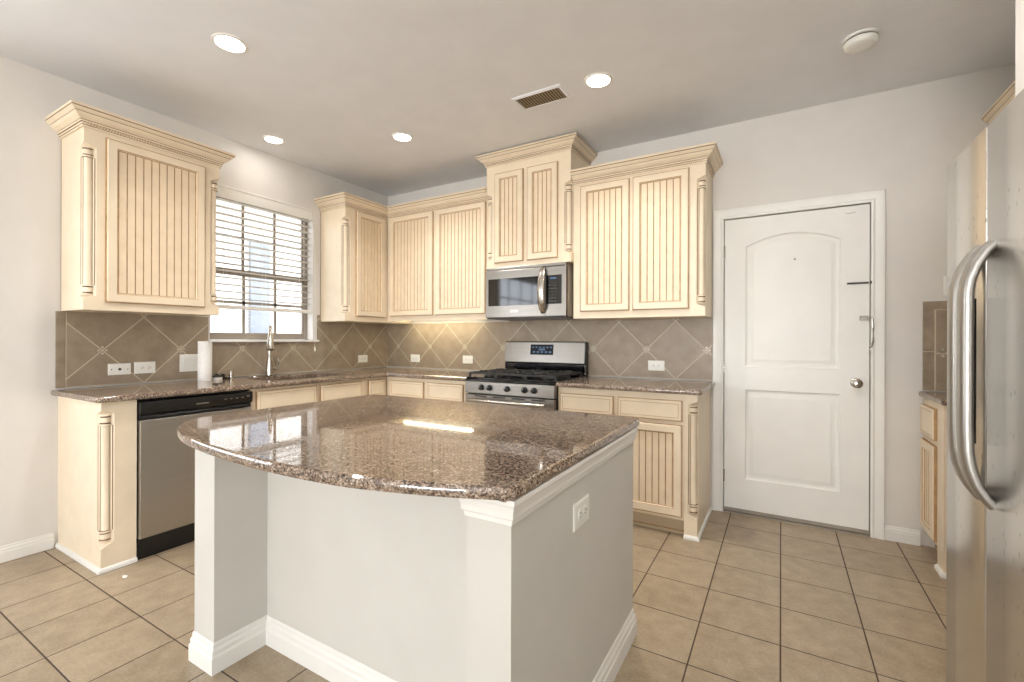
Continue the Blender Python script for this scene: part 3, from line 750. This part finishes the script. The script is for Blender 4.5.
B(MB().box(sx1-.0075, -.014, .924, sx1+.0, -.080, 1.19), 'side_cap', 'black', bevel=.002)
for cx_ in (1.645, 1.898, 2.150):
    mb = MB(); h = .957; w_ = .118
    for xx in (cx_-w_, cx_, cx_+w_): mb.box(xx-.006, -.145, h-.014, xx+.006, -.625, h)
    for yy in (-.145, -.265, -.385, -.505, -.625): mb.box(cx_-w_, yy-.006, h-.014, cx_+w_, yy+.006, h)
    for xx in (cx_-w_, cx_+w_):
        for yy in (-.15, -.385, -.62): mb.box(xx-.008, yy-.008, .9222, xx+.008, yy+.008, h-.01)
    for yy in (-.265, -.505):
        for q in range(6):
            a = q*PI/3; mb.tube([(cx_+.03*math.cos(a), yy+.03*math.sin(a), h+.006), (cx_+.10*math.cos(a), yy+.10*math.sin(a), h+.004)], .005, 6)
    B(mb, 'grate', 'iron')
for bx_, by_ in ((1.645, -.265), (1.645, -.505), (1.898, -.385), (2.150, -.265), (2.150, -.505)):
    B(MB().lathe([(.05, 0), (.05, .008), (.036, .010), (.036, .018), (.030, .022), (.004, .022)], (bx_, by_, .9222), 'z', 20), 'burner', 'iron', smooth=40)

# ------------------------------------------------------------------ microwave
mx0, mx1, mz0, mz1, my = 1.529, 2.249, 1.386, 1.797, -.365
r = thing('microwave', 'stainless over-the-range microwave above the stove', 'microwave', ((mx0+mx1)/2, -.012, mz0))
B(MB().box(mx0, -.012, mz0+.004, mx1, my, mz1), 'case', 'mwcase')
B(MB().box(mx0+.004, -.02, mz0-.006, mx1-.004, my-.02, mz0+.003), 'underside', 'black')
fr = MB().box(mx0, my-.001, mz1-.024, mx1, my-.036, mz1); fo = B(fr, 'vent_strip', 'rangesteel', bevel=.004)
dx1 = 2.072
do = B(MB().box(mx0, my-.001, mz0+.004, dx1, my-.040, mz1-.026), 'door', 'rangesteel', bevel=.004)
B(MB().box(mx0+.028, my-.0402, mz0+.098, dx1-.030, my-.0415, mz0+.318), 'glass', 'blackgloss', do)
B(MB().box(1.765, my-.0402, mz0+.040, 1.84, my-.0425, mz0+.064), 'badge', 'steel', do, bevel=.002)
hp = [(2.060, my-.040, mz0+.032), (2.060, my-.060, mz0+.060), (2.060, my-.078, mz0+.12), (2.060, my-.084, mz0+.20), (2.060, my-.078, mz0+.29), (2.060, my-.060, mz0+.348), (2.060, my-.040, mz0+.376)]
B(MB().tube(hp, [.010, .012, .014, .0145, .014, .012, .010], 12, up=(1, 0, 0), flat=2.1), 'handle', 'chrome', do, smooth=50)
po = B(MB().box(dx1+.002, my-.001, mz0+.004, mx1, my-.040, mz1-.026), 'control_panel', 'rangesteel', bevel=.004)
B(MB().box(dx1+.016, my-.0402, mz0+.098, mx1-.034, my-.0415, mz0+.318), 'keypad', 'blackgloss', po)
kb = MB()
for i in range(3):
    for j in range(6): kb.box(2.104+.026*i, my-.0417, mz0+.115+.024*j, 2.120+.026*i, my-.0424, mz0+.124+.024*j)
B(kb, 'buttons', 'slot', po)
B(MB().box(2.120, my-.0417, mz0+.288, 2.170, my-.0424, mz0+.300), 'display', 'display', po)

# under-cabinet light
r = thing('under_cabinet_light', 'slim glowing light strip under the cabinet left of the microwave', 'light', (0.79, -.135, ZU+.026))
B(MB().box(.37, -.17, ZU+.031, 1.22, -.10, ZU+.0415), 'housing', 'white')
B(MB().box(.385, -.16, ZU+.026, 1.205, -.11, ZU+.0308), 'lens', 'tube')

# ------------------------------------------------------------------ island
ix0, ix1, iyb, iyf, iyw = 1.727, 3.115, -1.690, -2.480, -2.680
zi = .857
r = thing('kitchen_island', 'white painted kitchen island base with wing wall and corner post', 'kitchen island', ((ix0+ix1)/2, -2.1, 0))
foot = [(ix0, iyb), (ix0, iyw), (1.865, iyw), (1.865, iyf), (2.992, iyf), (2.992, iyw+.0), (ix1, iyw), (ix1, iyb)]
B(MB().prism(foot, 0.0, zi-.001), 'body', 'island')
IB = [(0, 0), (0.014, 0), (0.014, 0.058), (0.010, 0.066), (0.010, 0.080), (0.005, 0.090), (0.005, 0.100), (0.002, 0.108), (0, 0.108)]
B(MB().sweep(foot, IB, closed=True), 'baseboard', 'white')
IM = [(0, 0), (0.004, 0.002), (0.006, 0.014), (0.010, 0.018), (0.011, 0.030), (0.015, 0.046), (0.018, 0.052), (0.018, 0.064), (0, 0.064)]
mo = MB().sweep([(2.992, iyf), (2.992, iyw), (ix1, iyw), (ix1, iyb)], IM, z=zi-.065)
B(mo, 'crown_trim', 'white')
mo = MB().sweep([(ix0, iyb), (ix0, iyw)], [(a*.6, b*.6) for a, b in IM], z=zi-.040)
B(mo, 'side_trim', 'white')
cv = [(1.565, -2.54), (1.577, -2.605), (1.628, -2.676), (1.72, -2.738), (1.85, -2.786), (1.986, -2.814), (2.17, -2.838), (2.446, -2.852), (2.716, -2.836), (2.912, -2.790), (3.03, -2.750), (3.136, -2.706)]
def catmull(P, n=5):
    out = []
    for i in range(len(P)-1):
        p = [Vector(P[max(0, min(len(P)-1, i+k))]) for k in (-1, 0, 1, 2)]
        for q in range(n):
            t = q/n; out.append(tuple(0.5*((2*p[1])+(p[2]-p[0])*t+(2*p[0]-5*p[1]+4*p[2]-p[3])*t*t+(3*p[1]-p[0]-3*p[2]+p[3])*t**3)))
    out.append(tuple(P[-1])); return out
cvp = catmull(cv)
pts = [(1.565, -1.645)] + cvp + [(3.136, -1.645)]
pts = round_poly(pts, {0: .06, len(pts)-2: .025, len(pts)-1: .03})
slab('countertop', 'bow-fronted polished granite top on the white kitchen island', pts, zi)

# ------------------------------------------------------------------ outlets and switches
def plate(name, label, cat, loc, rz, w, h, kind, group=None):
    # local frame: front faces -y
    r = thing(name, label, cat, loc, rz, group)
    mb = MB().loft([[(x*(w/2-i), y, z*(h/2-i)) for x, z in ((-1, -1), (1, -1), (1, 1), (-1, 1))] for i, y in ((0, -.0002), (0, -.004), (.004, -.006))])
    mb.build('plate', 'plastic', r)
    if kind == 'duplex_h' or kind == 'duplex_v':
        for s in (-1, 1):
            cx_, cz_ = (s*.0195, 0) if kind == 'duplex_h' else (0, s*.0195)
            so = MB().lathe([(.0165, 0), (.0165, .0012), (.0155, .002), (.003, .002)], (cx_, -.006, cz_), 'y', 18).build('socket', 'plastic', r)
            sl_ = MB()
            for q in (-1, 1):
                if kind == 'duplex_h': sl_.box(cx_-.005, -.0081, cz_+q*.006-.001, cx_+.004, -.0088, cz_+q*.006+.001)
                else: sl_.box(cx_+q*.006-.001, -.0081, cz_-.003, cx_+q*.006+.001, -.0088, cz_+.006)
            sl_.box(cx_+(.008 if kind == 'duplex_h' else -.002), -.0081, cz_+(-.002 if kind == 'duplex_h' else -.010), cx_+(.012 if kind == 'duplex_h' else .002), -.0088, cz_+(.002 if kind == 'duplex_h' else -.006))
            sl_.build('slots', 'slot', so)
    elif kind == 'cable':
        MB().lathe([(.008, 0), (.008, .002), (.005, .003), (.005, .010), (.002, .010)], (0, -.006, 0), 'y', 14).build('cable_jack', 'slot', r)
        for s in (-1, 1): MB().lathe([(.004, 0), (.003, .001), (.001, .001)], (s*.042, -.006, 0), 'y', 10).build('screw', 'chrome', r)
    elif kind.startswith('rocker'):
        n = int(kind[-1])
        for k in range(n):
            x = (k-(n-1)/2)*.046
            ro = MB().box(x-.0175, -.0062, -.034, x+.0175, -.0068, .034).build('rocker_frame', 'plastic', r)
            MB().loft([[(q*.0155+x, y, z) for q, y, z in ((-1, -.0066, -.031), (1, -.0066, -.031), (1, -.0072, -.031), (-1, -.0072, -.031))],
                       [(q*.0155+x, y, z) for q, y, z in ((-1, -.0066, .031), (1, -.0066, .031), (1, -.0112, .031), (-1, -.0112, .031))]]).build('rocker', 'plastic', ro)
    return r
G = 'white cover plates on the tile backsplash'
plate('cable_outlet', 'white cable jack plate on the tile backsplash nearest the left cabinet end', 'outlet', (.0095, -2.315, 1.017), FW, .117, .072, 'cable', G)
plate('wall_outlet', 'white outlet right beside the cable jack plate on the backsplash', 'outlet', (.0095, -2.180, 1.020), FW, .117, .076, 'duplex_h', G)
plate('light_switch', 'white double rocker switch on the backsplash behind the paper towel roll', 'light switch', (.0095, -1.917, 1.040), FW, .118, .122, 'rocker2', G)
plate('wall_outlet', 'white outlet on the backsplash right of the window near the corner', 'outlet', (.0095, -.346, 1.014), FW, .117, .074, 'duplex_h', G)
plate('wall_outlet', 'white outlet on the back wall backsplash closest to the corner', 'outlet', (.402, -.0095, 1.016), 0, .117, .076, 'duplex_h', G)
plate('wall_outlet', 'white outlet on the backsplash just left of the stove', 'outlet', (1.066, -.0095, 1.019), 0, .117, .076, 'duplex_h', G)
plate('wall_outlet', 'white outlet on the backsplash between the stove and the white door', 'outlet', (2.822, -.0095, 1.017), 0, .122, .076, 'duplex_h', G)
plate('wall_outlet', 'white outlet on the side of the kitchen island', 'outlet', (3.1155, -2.265, .690), PI/2, .122, .078, 'duplex_h')
plate('light_switch', 'white switch plate on the wall above the tile by the refrigerator', 'light switch', (4.490, -.0008, 1.530), 0, .072, .118, 'rocker1')

# ------------------------------------------------------------------ door
d0, d1, dz0, dz1 = 3.293, 4.112, 0.012, 2.060
dr = thing('door_1', 'white two-panel door with arched top panel', 'door', ((d0+d1)/2, .03, dz0), kind='structure')
yd = .004
def arch_outline(x0, x1, z0, z1, rise, n=14):
    p = [(x0, z0), (x1, z0), (x1, z1)]
    for k in range(1, n): t = k/n; p.append((x1+(x0-x1)*t, z1+rise*math.sin(PI*t)**0.9))
    p.append((x0, z1)); return p
ptop = arch_outline(3.425, 3.965, 1.030, 1.862, .070); pbot = [(3.425, .245), (3.965, .245), (3.965, .870), (3.425, .870)]
mb = MB(); outer = [(d0, dz0), (d1, dz0), (d1, dz1), (d0, dz1)]
mb.poly([outer, ptop, pbot], lambda x, z: (x, yd, z))
mb.loft([[(x, yd, z) for x, z in outer], [(x, yd+.040, z) for x, z in outer]], caps=False)
mb.add([(x, yd+.040, z) for x, z in outer], [(0, 1, 2, 3)])
for pl in (ptop, pbot):
    prev = [(x, yd, z) for x, z in pl]; rings = [prev]
    for ins, dy in ((.006, .007), (.014, .010), (.026, .010), (.048, .003), (.052, .003)):
        rings.append([(p.x, yd+dy, p.y) for p in offset(pl, -ins, True)])
    mb.loft(rings, caps=False)
    mb.poly([[(p[0], p[2]) for p in rings[-1]]], lambda x, z: (x, yd+.003, z))
do = mb.build('door_slab', 'white', dr, world=True, smooth=25)
kn = MB().lathe([(.031, 0), (.031, .004), (.026, .008), (.012, .012), (.011, .030), (.020, .036), (.027, .045), (.029, .054), (.026, .062), (.016, .066), (.003, .067)], (4.047, yd-.0002, .946), 'y', 24)
kn.build('door_knob', 'chrome', dr, world=True, smooth=45)
for hz in (1.838, 1.029, .255):
    h = MB()
    for k in range(3): h.lathe([(.0055, 0), (.0055, .027)], (d0-.0015, yd-.007, hz-.042+.029*k), 'z', 10)
    h.build('hinge', 'chrome', dr, world=True, smooth=40)
MB().box(3.998, yd-.010, 1.566, 4.108, yd-.0005, 1.577).build('slide_bolt', 'dark', dr, world=True, bevel=.002)
MB().box(4.113, -.014, 1.562, 4.124, -.002, 1.581).build('bolt_keeper', 'dark', dr, world=True, bevel=.002)
sg = MB().box(4.060, yd-.010, 1.338, 4.106, yd-.0005, 1.366)
sg.tube([(4.104, yd-.014, 1.352), (4.122, -.030, 1.345), (4.126, -.034, 1.29), (4.126, -.034, 1.21), (4.118, -.028, 1.175), (4.108, -.020, 1.168)], .0055, 10)
sg.build('swing_guard', 'chrome', dr, world=True, bevel=.001)
gk = MB().box(4.094, yd-.018, 1.140, 4.110, yd-.0005, 1.172).box(4.113, -.020, 1.150, 4.128, -.0192+.0, 1.185)
gk.build('guard_catch', 'plastic', dr, world=True, bevel=.002)
MB().box(3.990, yd-.012, 2.014, 4.040, yd-.0005, 2.028).build('contact_sensor', 'plastic', dr, world=True, bevel=.003)
MB().lathe([(.007, 0), (.007, .002), (.003, .003)], (3.716, yd-.0004, 1.751), 'y', 12).build('peephole', 'chrome', dr, world=True)
MB().box(d0+.001, yd-.006, .0125, d1-.001, yd-.0003, .034).build('door_sweep', 'winframe', dr, world=True)
struct(MB().box(3.290, -.022, 0.0, 4.115, .058, .009), 'trim_3', 'winframe', 'taupe metal threshold under the white door', 'threshold')
# casing
cas = MB(); CP = [(0, 0), (0.001, .012), (.012, .016), (.020, .012), (.040, .016), (.052, .020), (.066, .020), (.070, .014), (.070, 0)]
def casing(mb, x0, x1, z1):
    # inner opening x0..x1 to z1; profile offset outward in plane, depth toward -y
    rows = []
    for o, d in CP:
        rows.append([(x0-o, -d-.0006, 0.0), (x0-o, -d-.0006, z1+o), (x1+o, -d-.0006, z1+o), (x1+o, -d-.0006, 0.0)])
    n = 4; vs = [p for r_ in rows for p in r_]; fs = []
    for i in range(len(rows)-1):
        for j in range(3): a = i*n+j; fs.append((a, a+1, a+1+n, a+n))
    fs.append(tuple(i*n for i in range(len(rows)))); fs.append(tuple(i*n+3 for i in range(len(rows))))
    mb.add(vs, fs)
casing(cas, 3.288, 4.117, 2.066)
struct(cas, 'trim_2', 'white', 'white moulded casing around the panel door', 'door casing', smooth=30)

# ------------------------------------------------------------------ ceiling fittings
LG = 'recessed ceiling lights'
for (lx, ly, lab, rad) in ((1.181, -2.266, 'round recessed ceiling light nearest the left wall cabinet crown', .066), (.285, -1.463, 'round recessed ceiling light closest to the kitchen window', .06),
                      (1.172, -1.005, 'round recessed ceiling light in front of the corner cabinets', .062), (2.709, -.990, 'round recessed ceiling light right of the ceiling vent', .066),
                      (3.80, -1.75, 'added unseen recessed ceiling light before the refrigerator', .066)):  # this last light is added out of view to brighten the right side
    r = thing('recessed_light', lab, 'ceiling light', (lx, ly, HC), 0, LG)
    MB().loft([[((a)*math.cos(t)+0, (a)*math.sin(t), z) for t in [2*PI*k/28 for k in range(28)]] for a, z in ((rad+.016, -.0004), (rad+.015, -.004), (rad+.003, -.006), (rad, -.003))], caps=False).build('trim_ring', 'white', r, smooth=40)
    MB().lathe([(rad, -.0008), (rad, -.0035), (rad*.9, -.006), (.003, -.0075)], (0, 0, 0), 'z', 28).build('lens', 'lens', r, smooth=40)
    l = area('recessed_lamp_glow', (0, 0, -.014), (0, 0, 0), .12, .12, 1.3 if lx < .5 else 13 if lx > 3 else 8.5, (1, .975, .94), 'DISK', spread=PI if lx < .5 or lx > 3 else 2.0); l.parent = r
r = thing('ceiling_vent', 'small beige louvred air vent in the ceiling', 'air vent', (2.331, -.985, HC))
fv = MB(); hw, hh = .146, .068
fv.loft([[(x*(hw+.024-i), y*(hh+.022-i), z) for x, y in ((-1, -1), (1, -1), (1, 1), (-1, 1))] for i, z in ((0, -.0005), (.003, -.005), (.020, -.010), (.022, -.004))], caps=False)
fv.build('vent_frame', 'ceil', r)
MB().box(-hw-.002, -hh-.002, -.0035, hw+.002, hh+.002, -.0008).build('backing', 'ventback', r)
for k in range(16):
    x = -hw+.009+k*(2*hw-.018)/15
    MB().loft([[(x-.004, y, -.0036), (x-.0025, y, -.0036), (x+.0045, y, -.010), (x+.003, y, -.010)] for y in (-hh, hh)]).build('louvre', 'ventslat', r)
r = thing('smoke_detector', 'round white smoke detector on the ceiling', 'smoke detector', (3.982, -.690, HC))
MB().lathe([(.079, -.0005), (.079, -.010), (.070, -.013)], (0, 0, 0), 'z', 32).build('base_plate', 'plastic', r, smooth=40)
MB().lathe([(.0715, -.0132), (.0715, -.018)], (0, 0, 0), 'z', 32).build('vent_gap', 'slot', r, smooth=40)
MB().lathe([(.072, -.0182), (.073, -.021), (.068, -.040), (.060, -.046), (.030, -.048), (.003, -.048)], (0, 0, 0), 'z', 32).build('cover', 'plastic', r, smooth=40)

# ------------------------------------------------------------------ refrigerator
r = thing('refrigerator', 'stainless side-by-side refrigerator with bowed handles at the right edge', 'refrigerator', (4.55, -1.998, 0))
fx = 4.11
B(MB().box(4.19, -2.452, .02, 4.97, -1.546, 1.768), 'cabinet', 'steel')
B(MB().box(4.20, -2.44, 0.0, 4.95, -1.56, .0195), 'feet', 'black')
B(MB().box(4.155, -2.445, .0205, 4.1895, -1.553, .062), 'kick_grille', 'black')
def fdoor(y0, y1):
    pl = [(4.188, y0), (4.188, y1), (fx+.006, y1), (fx+.0015, y1-.002), (fx, y1-.005), (fx, y0+.005), (fx+.0015, y0+.002), (fx+.006, y0)]
    return MB().prism(pl, .066, 1.783)
def fhandle(y):
    c = [(4.112, 1.466), (4.094, 1.444), (4.077, 1.412), (4.0645, 1.375), (4.060, 1.340), (4.0595, 1.25), (4.0595, 1.12), (4.0595, .99), (4.061, .925), (4.067, .880), (4.079, .840), (4.094, .812), (4.112, .788)]
    mb = MB(); rg = []
    for i, (x, z) in enumerate(c):
        a = Vector(c[max(i-1, 0)]); b = Vector(c[min(i+1, len(c)-1)]); t = (b-a).normalized(); n = Vector((-t.y, t.x))
        if n.x > 0: n = -n
        ring_ = []
        for s, d in ((-.026, -.004), (-.0255, .007), (-.019, .0125), (.019, .0125), (.0255, .007), (.026, -.004), (.018, -.012), (-.018, -.012)):
            ring_.append((x+n.x*d, y+s, z+n.y*d))
        rg.append(ring_)
    return mb.loft(rg)
d1o = B(fdoor(-1.878, -1.543), 'freezer_door', 'fridge', smooth=60)
d2o = B(fdoor(-2.455, -1.884), 'fridge_door', 'fridge', smooth=60)
B(fhandle(-1.838), 'handle', 'handle', d1o, smooth=60)
B(fhandle(-1.922), 'handle', 'handle', d2o, smooth=60)
B(MB().box(fx-.0035, -1.806, .925, fx-.0005, -1.580, 1.332), 'dispenser', 'mattblack', d1o)
